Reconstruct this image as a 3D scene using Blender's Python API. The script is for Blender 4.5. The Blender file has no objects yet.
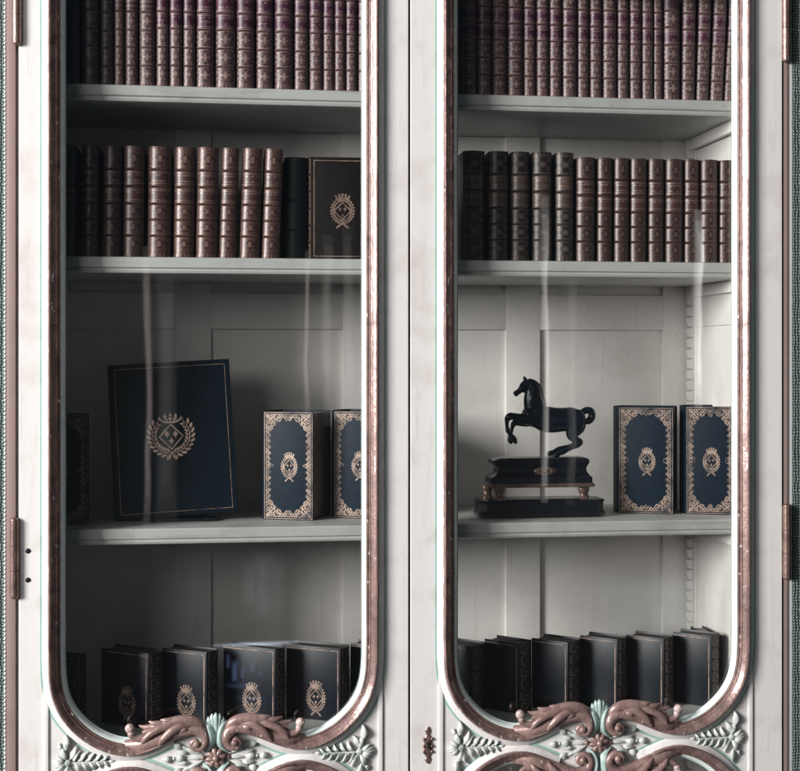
import bpy, bmesh, math, random
import numpy as np
from mathutils import Vector, Matrix, Euler
random.seed(7)
rng = np.random.default_rng(7)
scene = bpy.context.scene
COL = scene.collection

# ------------------------------------------------------------------ camera model
F = 1350.0                       # focal length in photo pixels (800 wide)
TH = math.atan(0.135)            # camera turned a little to the right of the doors' normal
H0 = 360.0                       # eye level row
D0 = 2.70
EYE = 1.55
CAM = Vector((-D0*math.sin(TH), -D0*math.cos(TH), EYE))
FW = Vector((math.sin(TH), math.cos(TH), 0)); RT = Vector((math.cos(TH), -math.sin(TH), 0))
def at(u, v, Y=0.0):
    d = FW + RT*((u-400)/F) + Vector((0, 0, 1))*(-(v-H0)/F)
    return CAM + d*((Y-CAM.y)/d.y)
def AX(u, Y=0.0): return at(u, H0, Y).x
def pxm(u, Y):                   # metres per photo pixel there (vertical)
    return abs(at(u, 400, Y).z-at(u, 401, Y).z)

# ------------------------------------------------------------------ node helpers
def new_mat(name):
    m = bpy.data.materials.new(name); m.use_nodes = True
    nt = m.node_tree; nt.nodes.clear()
    out = nt.nodes.new('ShaderNodeOutputMaterial'); b = nt.nodes.new('ShaderNodeBsdfPrincipled')
    nt.links.new(b.outputs[0], out.inputs[0])
    return m, nt, b
def nd(nt, t, ins=None, **kw):
    n = nt.nodes.new(t)
    for k, v in kw.items(): setattr(n, k, v)
    if ins:
        for k, v in ins.items():
            if hasattr(v, 'is_output'): nt.links.new(v, n.inputs[k])
            else: n.inputs[k].default_value = v
    return n
def c4(c): return (c[0], c[1], c[2], 1)
def mixc(nt, f, a, b, mode='MIX'):
    n = nt.nodes.new('ShaderNodeMix'); n.data_type = 'RGBA'; n.blend_type = mode
    for i, v in ((0, f), (6, a), (7, b)):
        if hasattr(v, 'is_output'): nt.links.new(v, n.inputs[i])
        else: n.inputs[i].default_value = v if i == 0 else c4(v)
    return n.outputs[2]
def ramp(nt, fac, p0, p1):
    n = nd(nt, 'ShaderNodeMapRange', {'Value': fac, 'From Min': p0, 'From Max': p1}); n.clamp = True
    return n.outputs[0]
def noise(nt, scale, detail=4, rough=.55, stretch=None):
    tc = nd(nt, 'ShaderNodeTexCoord')
    v = tc.outputs['Object']
    if stretch: v = nd(nt, 'ShaderNodeMapping', {'Vector': v, 'Scale': stretch}).outputs[0]
    return nd(nt, 'ShaderNodeTexNoise', {'Vector': v, 'Scale': scale, 'Detail': detail, 'Roughness': rough}).outputs[0]
def bump(nt, b, h, strength, dist=.001):
    n = nd(nt, 'ShaderNodeBump', {'Height': h, 'Strength': strength, 'Distance': dist})
    nt.links.new(n.outputs[0], b.inputs['Normal'])
def paint(name, col, dirt=(.45, .38, .34), amount=.35, rough=.42, bumpy=.25, chips=None, streak=(1, 1, .08), ns=9):
    m, nt, b = new_mat(name)
    n1 = noise(nt, ns, 5, .6); n2 = noise(nt, 60, 4, .6, streak)
    f = nd(nt, 'ShaderNodeMath', {0: ramp(nt, n1, .5, .8), 1: amount}, operation='MULTIPLY').outputs[0]
    c = mixc(nt, f, col, dirt)
    f2 = nd(nt, 'ShaderNodeMath', {0: ramp(nt, n2, .58, .75), 1: amount*.7}, operation='MULTIPLY').outputs[0]
    c = mixc(nt, f2, c, dirt)
    if chips:
        n3 = noise(nt, 170, 3, .5)
        c = mixc(nt, ramp(nt, n3, .70, .73), c, chips)
    nt.links.new(c, b.inputs['Base Color'])
    b.inputs['Roughness'].default_value = rough
    bump(nt, b, n2, bumpy, .0008)
    return m
def gilding(name, col, dark, chips, rough=.36, metal=.35):
    m, nt, b = new_mat(name)
    n1 = noise(nt, 35, 6, .65); n2 = noise(nt, 140, 4, .6, (1, 1, .06)); n3 = noise(nt, 120, 3, .5, (1, 1, .45))
    c = mixc(nt, ramp(nt, n1, .40, .72), col, dark)
    c = mixc(nt, nd(nt, 'ShaderNodeMath', {0: ramp(nt, n2, .5, .72), 1: .6}, operation='MULTIPLY').outputs[0], c, dark)
    c = mixc(nt, ramp(nt, n3, .68, .71), c, chips)
    nt.links.new(c, b.inputs['Base Color'])
    b.inputs['Metallic'].default_value = metal
    r = nd(nt, 'ShaderNodeMapRange', {'Value': n1, 'From Min': .3, 'From Max': .75, 'To Min': rough-.08, 'To Max': rough+.16})
    nt.links.new(r.outputs[0], b.inputs['Roughness'])
    bump(nt, b, nd(nt, 'ShaderNodeMath', {0: n1, 1: noise(nt, 260, 3, .6, (1, 1, .35))}, operation='ADD').outputs[0], .45, .0012)
    return m
def leather(name, col, gilt=(.40, .28, .22), rough=.42, metal=.45, wear=.5, plain=False, vary=.35):
    m, nt, b = new_mat(name)
    n1 = noise(nt, 55, 5, .62); n2 = noise(nt, 900, 3, .6)
    oi = nd(nt, 'ShaderNodeObjectInfo').outputs['Random']
    d = tuple(x*(1-vary) for x in col); l = tuple(min(1, x*(1+vary)) for x in col)
    c = mixc(nt, ramp(nt, n1, .3, .7), d, l)
    c = mixc(nt, oi, c, mixc(nt, .5, c, d))
    if plain:
        nt.links.new(c, b.inputs['Base Color']); b.inputs['Roughness'].default_value = rough; b.inputs['Specular IOR Level'].default_value = .18
    else:
        a = nd(nt, 'ShaderNodeAttribute', attribute_name='gilt').outputs['Fac']
        w = nd(nt, 'ShaderNodeMapRange', {'Value': n1, 'From Min': .35, 'From Max': .75, 'To Min': 1, 'To Max': 1-wear}).outputs[0]
        g = nd(nt, 'ShaderNodeMath', {0: a, 1: w}, operation='MULTIPLY', use_clamp=True).outputs[0]
        nt.links.new(mixc(nt, g, c, gilt), b.inputs['Base Color'])
        nt.links.new(nd(nt, 'ShaderNodeMath', {0: g, 1: metal}, operation='MULTIPLY').outputs[0], b.inputs['Metallic'])
        b.inputs['Roughness'].default_value = rough
    bump(nt, b, n2, .25, .0004)
    return m
def plain(name, col, rough=.4, metal=0, bmp=0, bs=200):
    m, nt, b = new_mat(name)
    n1 = noise(nt, bs, 4, .6)
    d = tuple(x*.75 for x in col)
    nt.links.new(mixc(nt, ramp(nt, n1, .35, .7), col, d), b.inputs['Base Color'])
    b.inputs['Roughness'].default_value = rough; b.inputs['Metallic'].default_value = metal
    if bmp: bump(nt, b, n1, bmp, .0006)
    return m
def glass_mat():
    m = bpy.data.materials.new('old_glass'); m.use_nodes = True
    nt = m.node_tree; nt.nodes.clear()
    out = nt.nodes.new('ShaderNodeOutputMaterial')
    n = noise(nt, 5, 2, .5, (1, 1, .5))
    bp = nd(nt, 'ShaderNodeBump', {'Height': n, 'Strength': .12, 'Distance': .004})
    geo = nd(nt, 'ShaderNodeNewGeometry')
    dot = nd(nt, 'ShaderNodeVectorMath', {0: geo.outputs['Incoming'], 1: geo.outputs['Normal']}, operation='DOT_PRODUCT').outputs['Value']
    ab = nd(nt, 'ShaderNodeMath', {0: dot}, operation='ABSOLUTE').outputs[0]
    om = nd(nt, 'ShaderNodeMath', {0: 1.0, 1: ab}, operation='SUBTRACT').outputs[0]
    p5 = nd(nt, 'ShaderNodeMath', {0: om, 1: 5.0}, operation='POWER').outputs[0]
    f = nd(nt, 'ShaderNodeMath', {0: p5, 1: .95, 2: .043}, operation='MULTIPLY_ADD').outputs[0]
    tr = nd(nt, 'ShaderNodeBsdfTransparent', {'Color': (.97, .978, .972, 1)})
    gl = nd(nt, 'ShaderNodeBsdfGlossy', {'Roughness': .022, 'Color': (1, 1, 1, 1), 'Normal': bp.outputs[0]})
    mx = nd(nt, 'ShaderNodeMixShader', {0: f, 1: tr.outputs[0], 2: gl.outputs[0]})
    nt.links.new(mx.outputs[0], out.inputs[0])
    return m
def wall_mat():
    m, nt, b = new_mat('woven_wallcovering')
    tc = nd(nt, 'ShaderNodeTexCoord').outputs['Object']
    w1 = nd(nt, 'ShaderNodeTexWave', {'Vector': tc, 'Scale': 52.0, 'Distortion': 3.5, 'Detail': 3, 'Detail Scale': 1.5}, bands_direction='Z').outputs['Fac']
    w2 = nd(nt, 'ShaderNodeTexWave', {'Vector': tc, 'Scale': 52.0, 'Distortion': 4.5, 'Detail': 3}, bands_direction='X').outputs['Fac']
    mu = nd(nt, 'ShaderNodeMath', {0: w1, 1: w2}, operation='MULTIPLY').outputs[0]
    c = mixc(nt, ramp(nt, mu, .05, .55), (.035, .055, .053), (.27, .34, .325))
    nt.links.new(c, b.inputs['Base Color']); b.inputs['Roughness'].default_value = .8
    bump(nt, b, mu, 1, .004)
    return m

M = {}
M['white'] = paint('white_paint', (.635, .612, .592), (.38, .31, .285), .6, .40, .35, chips=(.5, .42, .38))
M['white_in'] = paint('grey_white_interior_paint', (.64, .605, .585), (.42, .385, .365), .5, .5, .4, chips=(.38, .35, .33))
M['shelf'] = paint('shelf_paint', (.43, .43, .415), (.22, .21, .20), .65, .4, .5, chips=(.22, .2, .19), streak=(.08, 1, 1))
M['bead'] = paint('pale_green_paint', (.64, .71, .68), (.40, .48, .45), .5, .4, .3)
M['green'] = paint('verdigris_paint', (.34, .43, .395), (.06, .13, .115), 1, .42, .3, chips=(.7, .66, .6), ns=75)
M['spray'] = paint('white_paint_with_green_glaze', (.50, .51, .485), (.07, .135, .118), 1, .42, .3, ns=75)
M['groove'] = paint('green_line_paint', (.27, .42, .37), (.12, .20, .175), .8, .5, .2)
M['mauve'] = paint('shaded_mauve_brown', (.27, .19, .175), (.16, .11, .10), .5, .4, .2)  # face stiles: their pinkish shade is mixed into this colour
M['gilt'] = gilding('worn_copper_gilding', (.30, .195, .176), (.085, .05, .045), (.78, .72, .68), .25, .4)
M['gilt2'] = gilding('carved_copper_gilding', (.31, .205, .185), (.13, .075, .067), (.75, .68, .63), .30, .2)
M['gilt3'] = gilding('highlit_pale_gilding', (.56, .44, .41), (.30, .19, .17), (.8, .76, .72), .34, .1)  # scroll tips: mostly a highlight put into the colour, with some rubbing
M['brass'] = gilding('dull_brass', (.26, .17, .145), (.09, .055, .047), (.5, .4, .34), .3, .6)
M['steel'] = plain('dark_steel', (.05, .05, .06), .35, .8)
M['black'] = plain('black_void', (.01, .01, .01), .6)
M['lacquer'] = plain('black_lacquer', (.006, .008, .014), .22, 0, .15, 60)
M['bronze'] = plain('black_bronze', (.006, .011, .022), .19, .1, .25, 90)
M['paper'] = plain('aged_paper_edge', (.34, .29, .25), .8, 0, .6, 260)
M['paper_dark'] = plain('brown_gilt_page_edge', (.30, .22, .185), .5, .1, .6, 260)
def tooling(name, col, dark):
    m, nt, b = new_mat(name)
    n1 = noise(nt, 420, 3, .6); n2 = noise(nt, 38, 4, .6)
    k = nd(nt, 'ShaderNodeMath', {0: n1, 1: ramp(nt, n2, .35, .75), 2: 0.0}, operation='MULTIPLY_ADD').outputs[0]
    nt.links.new(mixc(nt, ramp(nt, k, .12, .42), col, dark), b.inputs['Base Color'])
    b.inputs['Roughness'].default_value = .48; b.inputs['Metallic'].default_value = .3
    bump(nt, b, n1, .3, .0003)
    return m
M['goldleaf'] = tooling('gold_tooling', (.37, .265, .21), (.05, .045, .045))
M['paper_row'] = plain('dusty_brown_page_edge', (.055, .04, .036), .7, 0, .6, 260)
M['goldbright'] = tooling('bright_gold_tooling', (.80, .56, .44), (.25, .17, .14))
M['golddim'] = tooling('dim_gold_tooling', (.30, .205, .165), (.03, .025, .025))
M['ltop'] = leather('plum_brown_calf', (.036, .012, .018), (.31, .20, .18), .42, .25)
M['ltop_dark'] = leather('dark_brown_calf', (.026, .016, .018), (.17, .12, .11), .44, .2)
M['lab_plum'] = leather('plum_label', (.058, .010, .030), (.22, .14, .14), .42, .2)
M['lmid'] = leather('red_brown_morocco', (.026, .008, .008), (.215, .12, .10), .36, .4, .35)
M['lmid_deep'] = leather('deep_brown_morocco', (.018, .007, .007), (.145, .086, .072), .38, .4, .4)
M['lmid_dark'] = leather('dark_brown_morocco', (.010, .007, .007), (.13, .09, .075), .42, .3, .4)
M['lab_red'] = leather('russet_label', (.055, .022, .02), (.24, .155, .13), .4, .3)
M['lab_brown'] = leather('brown_label', (.075, .045, .035), (.2, .14, .11), .4, .3)
M['navy'] = leather('navy_morocco', (.0025, .010, .021), rough=.55, plain=True)
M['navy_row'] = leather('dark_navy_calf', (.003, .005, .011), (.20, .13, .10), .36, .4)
M['navy_row'].node_tree.nodes['Principled BSDF'].inputs['Specular IOR Level'].default_value = .3
M['umber'] = leather('blackish_brown_calf', (.011, .008, .008), (.25, .17, .13), .42, .3)
M['umber'].node_tree.nodes['Principled BSDF'].inputs['Specular IOR Level'].default_value = .2
M['soot'] = leather('black_calf', (.004, .006, .007), rough=.5, plain=True)
M['glass'] = glass_mat()
M['wall'] = wall_mat()

# ------------------------------------------------------------------ object helpers
def link(name, me, mat, parent=None, smooth=40):
    o = bpy.data.objects.new(name, me); COL.objects.link(o)
    if mat is not None and not me.materials: me.materials.append(mat)
    if parent: o.parent = parent
    if smooth:
        me.polygons.foreach_set('use_smooth', [True]*len(me.polygons))
        me.set_sharp_from_angle(angle=math.radians(smooth))
    return o
def build(name, bm, mat, parent=None, smooth=40):
    me = bpy.data.meshes.new(name)
    bmesh.ops.recalc_face_normals(bm, faces=bm.faces)
    bm.to_mesh(me); bm.free()
    return link(name, me, mat, parent, smooth)
def tag(o, label=None, cat=None, group=None, kind=None):
    if label: o['label'] = label
    if cat: o['category'] = cat
    if group: o['group'] = group
    if kind: o['kind'] = kind
    return o
def empty(name, loc, rz=0, label=None, cat=None, group=None):
    o = bpy.data.objects.new(name, None); COL.objects.link(o)
    o.location = loc; o.rotation_euler = (0, 0, rz); o.empty_display_size = .05
    return tag(o, label, cat, group)
def box(bm, x0, x1, y0, y1, z0, z1, bev=0):
    b = bmesh.new()
    bmesh.ops.create_cube(b, size=1)
    for v in b.verts:
        v.co = Vector(((x0+x1)/2+v.co.x*(x1-x0), (y0+y1)/2+v.co.y*(y1-y0), (z0+z1)/2+v.co.z*(z1-z0)))
    if bev: bmesh.ops.bevel(b, geom=b.edges[:], offset=bev, segments=2, profile=.6, affect='EDGES')
    me = bpy.data.meshes.new('t'); b.to_mesh(me); b.free(); bm.from_mesh(me); bpy.data.meshes.remove(me)
def cyl(bm, c, r, axis, length, seg=20, r2=None):
    rot = {'z': Matrix.Identity(4), 'y': Matrix.Rotation(math.pi/2, 4, 'X'), 'x': Matrix.Rotation(math.pi/2, 4, 'Y')}[axis]
    bmesh.ops.create_cone(bm, cap_ends=True, segments=seg, radius1=r, radius2=r if r2 is None else r2, depth=length, matrix=Matrix.Translation(c) @ rot)
def ball(bm, c, r, sc=(1, 1, 1), rot=None, seg=16):
    m = Matrix.Translation(c)
    if rot: m = m @ rot
    bmesh.ops.create_uvsphere(bm, u_segments=seg, v_segments=seg//2+2, radius=r, matrix=m @ Matrix.Diagonal((*sc, 1)))
def crom(pts, n=8):
    pts = [np.array(p, float) for p in pts]; P = [2*pts[0]-pts[1]]+pts+[2*pts[-1]-pts[-2]]; out = []
    for i in range(1, len(P)-2):
        for k in range(n):
            t = k/n; a, b, c, d = P[i-1], P[i], P[i+1], P[i+2]
            out.append(.5*((2*b)+(-a+c)*t+(2*a-5*b+4*c-d)*t*t+(-a+3*b-3*c+d)*t**3))
    out.append(pts[-1]); return out
def tube(bm, pts, n=6, seg=14, caps=True, flat=None, ridge=0):
    """pts: (x,y,z,r[,ry]) swept tapered tube; sections stand across the path; flat scales the depth (y)"""
    P = crom(pts, n); rings = []
    for i, p in enumerate(P):
        a = P[max(0, i-1)][:3]; b = P[min(len(P)-1, i+1)][:3]
        t = Vector(b-a); t = t.normalized() if t.length > 1e-9 else Vector((1, 0, 0))
        side = t.cross(Vector((0, 1, 0)))
        side = side.normalized() if side.length > 1e-6 else Vector((1, 0, 0))
        up = side.cross(t).normalized()
        r = max(p[3], 1e-5); ry = p[4] if len(p) > 4 else r*(flat or 1)
        ring = []
        for k in range(seg):
            an = 2*math.pi*k/seg
            m = 1+ridge*math.cos(3*an)
            ring.append(bm.verts.new(Vector(p[:3])+side*math.cos(an)*r*m+up*math.sin(an)*ry*m))
        rings.append(ring)
    for i in range(len(rings)-1):
        for k in range(seg):
            bm.faces.new((rings[i][k], rings[i][(k+1) % seg], rings[i+1][(k+1) % seg], rings[i+1][k]))
    if caps:
        bm.faces.new(rings[0][::-1]); bm.faces.new(rings[-1])
def sweep(bm, path, prof, jit=0):
    if jit:
        fine = []
        for a, b in zip(path[:-1], path[1:]):
            a, b = np.array(a), np.array(b); k = max(1, int(np.linalg.norm(b-a)/.006)); fine += [a+(b-a)*i/k for i in range(k)]
        path = fine+[np.array(path[-1])]; ph_ = random.random()*99
    """path: (x,z) points; prof: (offset to the right of the travel direction, y)"""
    rings = []
    for i, p in enumerate(path):
        a = path[max(0, i-1)]; b = path[min(len(path)-1, i+1)]
        t = np.array(b)-np.array(a); t = t/np.linalg.norm(t); nrm = np.array((t[1], -t[0]))
        j = 0
        if jit:
            q = sum(p)*1000+ph_; j = jit*max(0, math.sin(q*.045)+.8*math.sin(q*.121+1)+.9*math.sin(q*.31+2)+.7*math.sin(q*.83)-.7)
        m_ = -1 if prof[-1][0] > prof[0][0] else 1
        rings.append([bm.verts.new((p[0]+nrm[0]*(o+(m_*j if k_ < 3 else 0)), y-(.0012 if (k_ in (1, 2) and jit) else 0), p[1]+nrm[1]*(o+(m_*j if k_ < 3 else 0)))) for k_, (o, y) in enumerate(prof)])
    for i in range(len(rings)-1):
        for k in range(len(prof)-1):
            bm.faces.new((rings[i][k], rings[i][k+1], rings[i+1][k+1], rings[i+1][k]))
def grid(name, XYZ, mat, parent=None, attr=None, mask=None, smooth=50):
    nv, nu, _ = XYZ.shape
    idx = np.arange(nv*nu).reshape(nv, nu)
    f = np.stack((idx[:-1, :-1], idx[:-1, 1:], idx[1:, 1:], idx[1:, :-1]), -1)
    if mask is not None: f = f[mask]
    f = f.reshape(-1, 4)
    co = XYZ.reshape(-1, 3)
    if mask is not None:
        used, inv = np.unique(f, return_inverse=True); co = co[used]; f = inv.reshape(-1, 4)
    me = bpy.data.meshes.new(name)
    me.from_pydata(co.tolist(), [], f.tolist())
    if attr is not None:
        a = me.attributes.new('gilt', 'FLOAT', 'POINT'); a.data.foreach_set('value', attr.reshape(-1).astype(np.float32))
    return link(name, me, mat, parent, smooth)

# ------------------------------------------------------------------ drawn ornament (masks over x, y)
def ell(X, Y, cx, cy, rx, ry, rot=0):
    c, s = math.cos(rot), math.sin(rot); x = (X-cx)*c+(Y-cy)*s; y = -(X-cx)*s+(Y-cy)*c
    return (x/rx)**2+(y/ry)**2
def seg(X, Y, a, b, w):
    ax, ay = a; bx, by = b; L = (bx-ax)**2+(by-ay)**2
    t = np.clip(((X-ax)*(bx-ax)+(Y-ay)*(by-ay))/L, 0, 1)
    return np.hypot(X-ax-t*(bx-ax), Y-ay-t*(by-ay)) < w
def fleur(X, Y, cx, cy, s):
    m = ell(X, Y, cx, cy+.25*s, .22*s, .62*s) < 1
    m |= ell(X, Y, cx-.38*s, cy+.15*s, .17*s, .42*s, -.5) < 1
    m |= ell(X, Y, cx+.38*s, cy+.15*s, .17*s, .42*s, .5) < 1
    m |= (np.abs(X-cx) < .4*s) & (np.abs(Y-cy+.28*s) < .1*s)
    m |= ell(X, Y, cx, cy-.6*s, .2*s, .3*s) < 1
    return m
def crest(X, Y, r):
    """lozenge with three lilies, crown above, wreath of two boughs round it; r = wreath radius"""
    x, y = X/r, Y/r
    m = np.zeros(X.shape, bool)
    d = .54
    pts = [(0, d), (d*.98, 0), (0, -d*1.05), (-d*.98, 0)]
    for i in range(4): m |= seg(x, y, pts[i], pts[(i+1) % 4], .028)
    m |= fleur(x, y, -.19, .10, .17); m |= fleur(x, y, .19, .10, .17); m |= fleur(x, y, 0, -.22, .17)
    for s in (-1, 1):
        for k in range(10):
            a = -math.pi/2+s*(.16+k*.235)
            rm = .76+.012*k
            dd = a+s*math.pi/2
            m |= ell(x, y, (rm+.15)*math.cos(a), (rm+.15)*math.sin(a), .125, .060, dd-s*.75) < 1
            m |= ell(x, y, (rm-.13)*math.cos(a+s*.1), (rm-.13)*math.sin(a+s*.1), .10, .050, dd+s*.75) < 1
            m |= ell(x, y, rm*math.cos(a+s*.12), rm*math.sin(a+s*.12), .06, .03, dd) < 1
            if k < 9: m |= seg(x, y, (rm*math.cos(a), rm*math.sin(a)), (rm*math.cos(a+s*.235), rm*math.sin(a+s*.235)), .016)
        m |= seg(x, y, (s*-.05, -.70), (s*.22, -1.02), .028)
        m |= ell(x, y, s*.12, -.98, .11, .035, s*-.8) < 1
    m |= (np.abs(x) < .36) & (np.abs(y-.63-.06*(x/.36)**2) < .045)
    for k in range(-2, 3):
        tx = k*.24; ty = .98-.04*k*k
        m |= seg(x, y, (k*.15, .68), (tx, ty-.05), .035) | (ell(x, y, tx, ty, .045, .085) < 1) | (ell(x, y, tx, ty-.04, .09, .035) < 1)
        if k < 2: m |= ell(x, y, k*.17+.085, .80, .05, .035) < 1
    return m
def crest_oval(X, Y, rx, ry):
    x, y = X/rx, Y/ry
    R = np.hypot(x, y); A = np.arctan2(y, x)
    m = (R < .96+.07*np.cos(A*26)) & (R > .66) & ~((np.abs(R-.8) < .03))
    m |= (np.abs(np.abs(x)*.9+np.abs(y+.02)-.62) < .06)
    m |= fleur(x, y*ry/rx, -.2, .12, .2) | fleur(x, y*ry/rx, .2, .12, .2) | fleur(x, y*ry/rx, 0, -.4, .2)
    m |= (np.abs(x) < .55) & (np.abs(y-.78) < .06)
    for k in range(-2, 3):
        m |= seg(x, y, (k*.2, .8), (k*.27, 1.2-.04*k*k), .07) | (ell(x, y, k*.27, 1.2-.04*k*k, .1, .06) < 1)
    for s in (-1, 1): m |= seg(x, y, (0, -.9), (s*.45, -1.22), .07)
    return m
def filigree(x, y, p, ph=0.0):
    a = np.sin(2*np.pi*x/p+1.7*np.sin(2*np.pi*y/(p*1.3)+ph))
    b = np.sin(2*np.pi*y/p+1.9*np.cos(2*np.pi*x/(p*1.45)-ph))
    return np.abs(a*b+.35*np.sin(2*np.pi*(x+y)/(p*.8))) > .36
def lace(X, Y, w, h):
    """wide lacework border of a cover whose corners are (0,0) and (w,h); metres"""
    mm = 1000
    x = np.minimum(X, w-X)*mm; y = np.minimum(Y, h-Y)*mm
    d = np.minimum(x, y); t = np.where(x < y, y, x)
    L = np.where(x < y, h, w)*mm/2
    W = 14+2.6*np.cos(2*np.pi*t/12.5)+17*np.exp(-((t-24)/11)**2)+6*np.exp(-((L-t)/5)**2)
    dg = np.abs(x-y)/1.414
    m = (d < W) & (d > 5.6) & filigree(x, y, 12.5, .6)
    m |= (dg < 1.0) & (d > 4.6) & (d < 26)
    m |= (np.abs(d-W) < .4)
    m |= (np.abs(d-2.6) < .6)
    return m
def motif(kind, s, q, asp):
    """spine compartment ornament; s,q in -1..1; asp = height/width"""
    a, b = np.abs(s), np.abs(q)
    if kind == 'A':      # dense gilt ground with a dark roundel and a light flower
        y = q*asp; R = np.hypot(s, y); an = np.arctan2(y, s)
        g = np.full(s.shape, .66)
        g = np.where(filigree(a*8, b*8*asp, 9.5, .4) & (R > .62), .08, g)
        g = np.where((R < .74) & (R > .30), .45, g)
        g = np.where((R < .76+.06*np.cos(an*8)) & (R > .48), .0, g)
        g = np.where((R < .62) & (R > .54), .5, g)
        g = np.where((R < .46) & (np.abs(np.sin(an*2)) > .55), .12, g)
        g = np.where((ell(s, y, 0, 0, .14, .40) < 1) | (ell(a, y, .30, 0, .12, .10) < 1), 1, g)
        g = np.where(b > .90, .2, g)
    elif kind == 'B':    # diamond with bud, scrolls in the corners
        D = a+b*.95
        g = np.full(s.shape, .06)
        g = np.where(D > .95, .85, g)
        g = np.where(filigree(a*8, b*8, 7.0, 1.1) & (D > 1.0), .15, g)
        g = np.where(np.abs(D-.76) < .07, .6, g)
        g = np.where((ell(s, q, 0, .05, .17, .36) < 1), 1, g)
        g = np.where((ell(a, q, .30, -.15, .06, .22, -.5) < 1), .8, g)
        g = np.where(b > .93, .05, g)
        g = np.where((a > .84) & (np.sin(q*16) > .1), .9, g)
    elif kind == 'C':    # disc between four big scrolls
        g = np.full(s.shape, .03)
        R = np.hypot(s, q*asp)
        g = np.where(R < .30, .65, g)
        g = np.where(np.hypot(s, (q*asp)) < .12, 1, g)
        rr = np.hypot(a-.62, b-.55)
        g = np.where((np.abs(rr-.24) < .075), .7, g)
        g = np.where(np.abs(a-b) < .09, np.where((R > .35) & (R < .8), .6, g), g)
        g = np.where((np.abs(b-.9) < .05), .7, g)
    elif kind == 'F':    # flames / upright tooling at the foot
        g = np.where(np.sin(s*20+.5) > -.1, np.where(q < .3, .85, .3), .12)
        g = np.where(np.abs(q-.75) < .14, .6, g)
    elif kind == 'L':    # horizontal rules
        g = np.where(np.sin(q*11) > .55, .6, .1)*np.ones(s.shape)
    else:
        g = np.full(s.shape, .05)
    return g
def text_rows(s, q, seedv, rows=2, number=True):
    r = np.random.default_rng(seedv)
    g = np.zeros(s.shape)
    g = np.where(np.abs(np.abs(q)-.86) < .08, .8, g)
    ys = np.linspace(.45, -.1 if number else -.45, rows)
    for y in ys:
        cell = np.floor((s+1)*9+r.random()).astype(int)
        on = r.random(64) > .35
        frac = ((s+1)*9) % 1
        g = np.where((np.abs(q-y) < .13) & on[cell % 64] & (frac > .25) & (np.abs(s) < .72), .9, g)
    if number: g = np.where((np.abs(q+.5) < .17) & (np.abs(s) < .07), 1, g)
    return g

# ------------------------------------------------------------------ books
def spine_arrays(t, h, comps, bands, curve, nu=30, dz=.0011, out=0.0, z0=0.0, z1=None):
    z1 = h if z1 is None else z1
    nv = max(3, int((z1-z0)/dz)); A = math.radians(68)
    s = np.linspace(-1, 1, nu)[None, :]*np.ones((nv, 1)); z = np.linspace(z0, z1, nv)[:, None]*np.ones((1, nu))
    x = t/2*np.sin(s*A)/math.sin(A); y = -curve*(np.cos(s*A)-math.cos(A))/(1-math.cos(A))
    rel = np.zeros_like(z)
    for zb in bands: rel = np.maximum(rel, .0016*np.exp(-((z-zb)/.0014)**2))
    for ze in (0, h): rel = np.maximum(rel, .0007*np.exp(-((z-ze)/.003)**2))
    nx, ny = np.sin(s*A), -np.cos(s*A)
    return s, z, np.stack((x+nx*(rel+out), y+ny*(rel+out), z), -1)
def spine_book(name, loc, t, h, depth, comps, labels, bands, mats, lean=0.0, label='', group='', curve=None, extra_rz=0.0, dim=1.0):
    """a book standing spine out; comps: (z0,z1,kind), labels: (z0,z1,rows,number,seed)"""
    curve = curve or t*.28
    root = empty(name, loc, extra_rz, label, 'book', group)
    root.rotation_euler = (0, lean, extra_rz)
    s, z, P = spine_arrays(t, h, comps, bands, curve)
    g = np.full(s.shape, .04)
    for a, b, k in comps:
        sel = (z >= a) & (z <= b); q = (z-(a+b)/2)/((b-a)/2)
        g = np.where(sel, motif(k, s, q, (b-a)/t), g)
    for zb in bands:
        g = np.where(np.abs(z-zb) < .0012, .12, g)
        g = np.where(np.abs(np.abs(z-zb)-.0026) < .0007, .7, g)
    g *= np.where(np.abs(s) > .93, .5, 1)*dim
    grid('spine', P, mats[0], root, g)
    for a, b, rows, number, sd in labels:
        s2, z2, P2 = spine_arrays(t*.97, h, None, [], curve, out=.0007, z0=a, z1=b, dz=.0009)
        q = (z2-(a+b)/2)/((b-a)/2)
        grid('title_label', P2, mats[1], root, text_rows(s2, q, sd, rows, number)*dim)
    bm = bmesh.new()
    for sx in (-1, 1): box(bm, sx*t/2-(.0028 if sx > 0 else 0), sx*t/2+(.0028 if sx < 0 else 0), -.0005, depth, 0, h, .0008)
    build('cover', bm, mats[2], root)
    bm = bmesh.new(); box(bm, -t/2+.003, t/2-.003, .002, depth-.005, .003, h-.004)
    build('page_block', bm, M['paper'], root)
    return root

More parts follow.
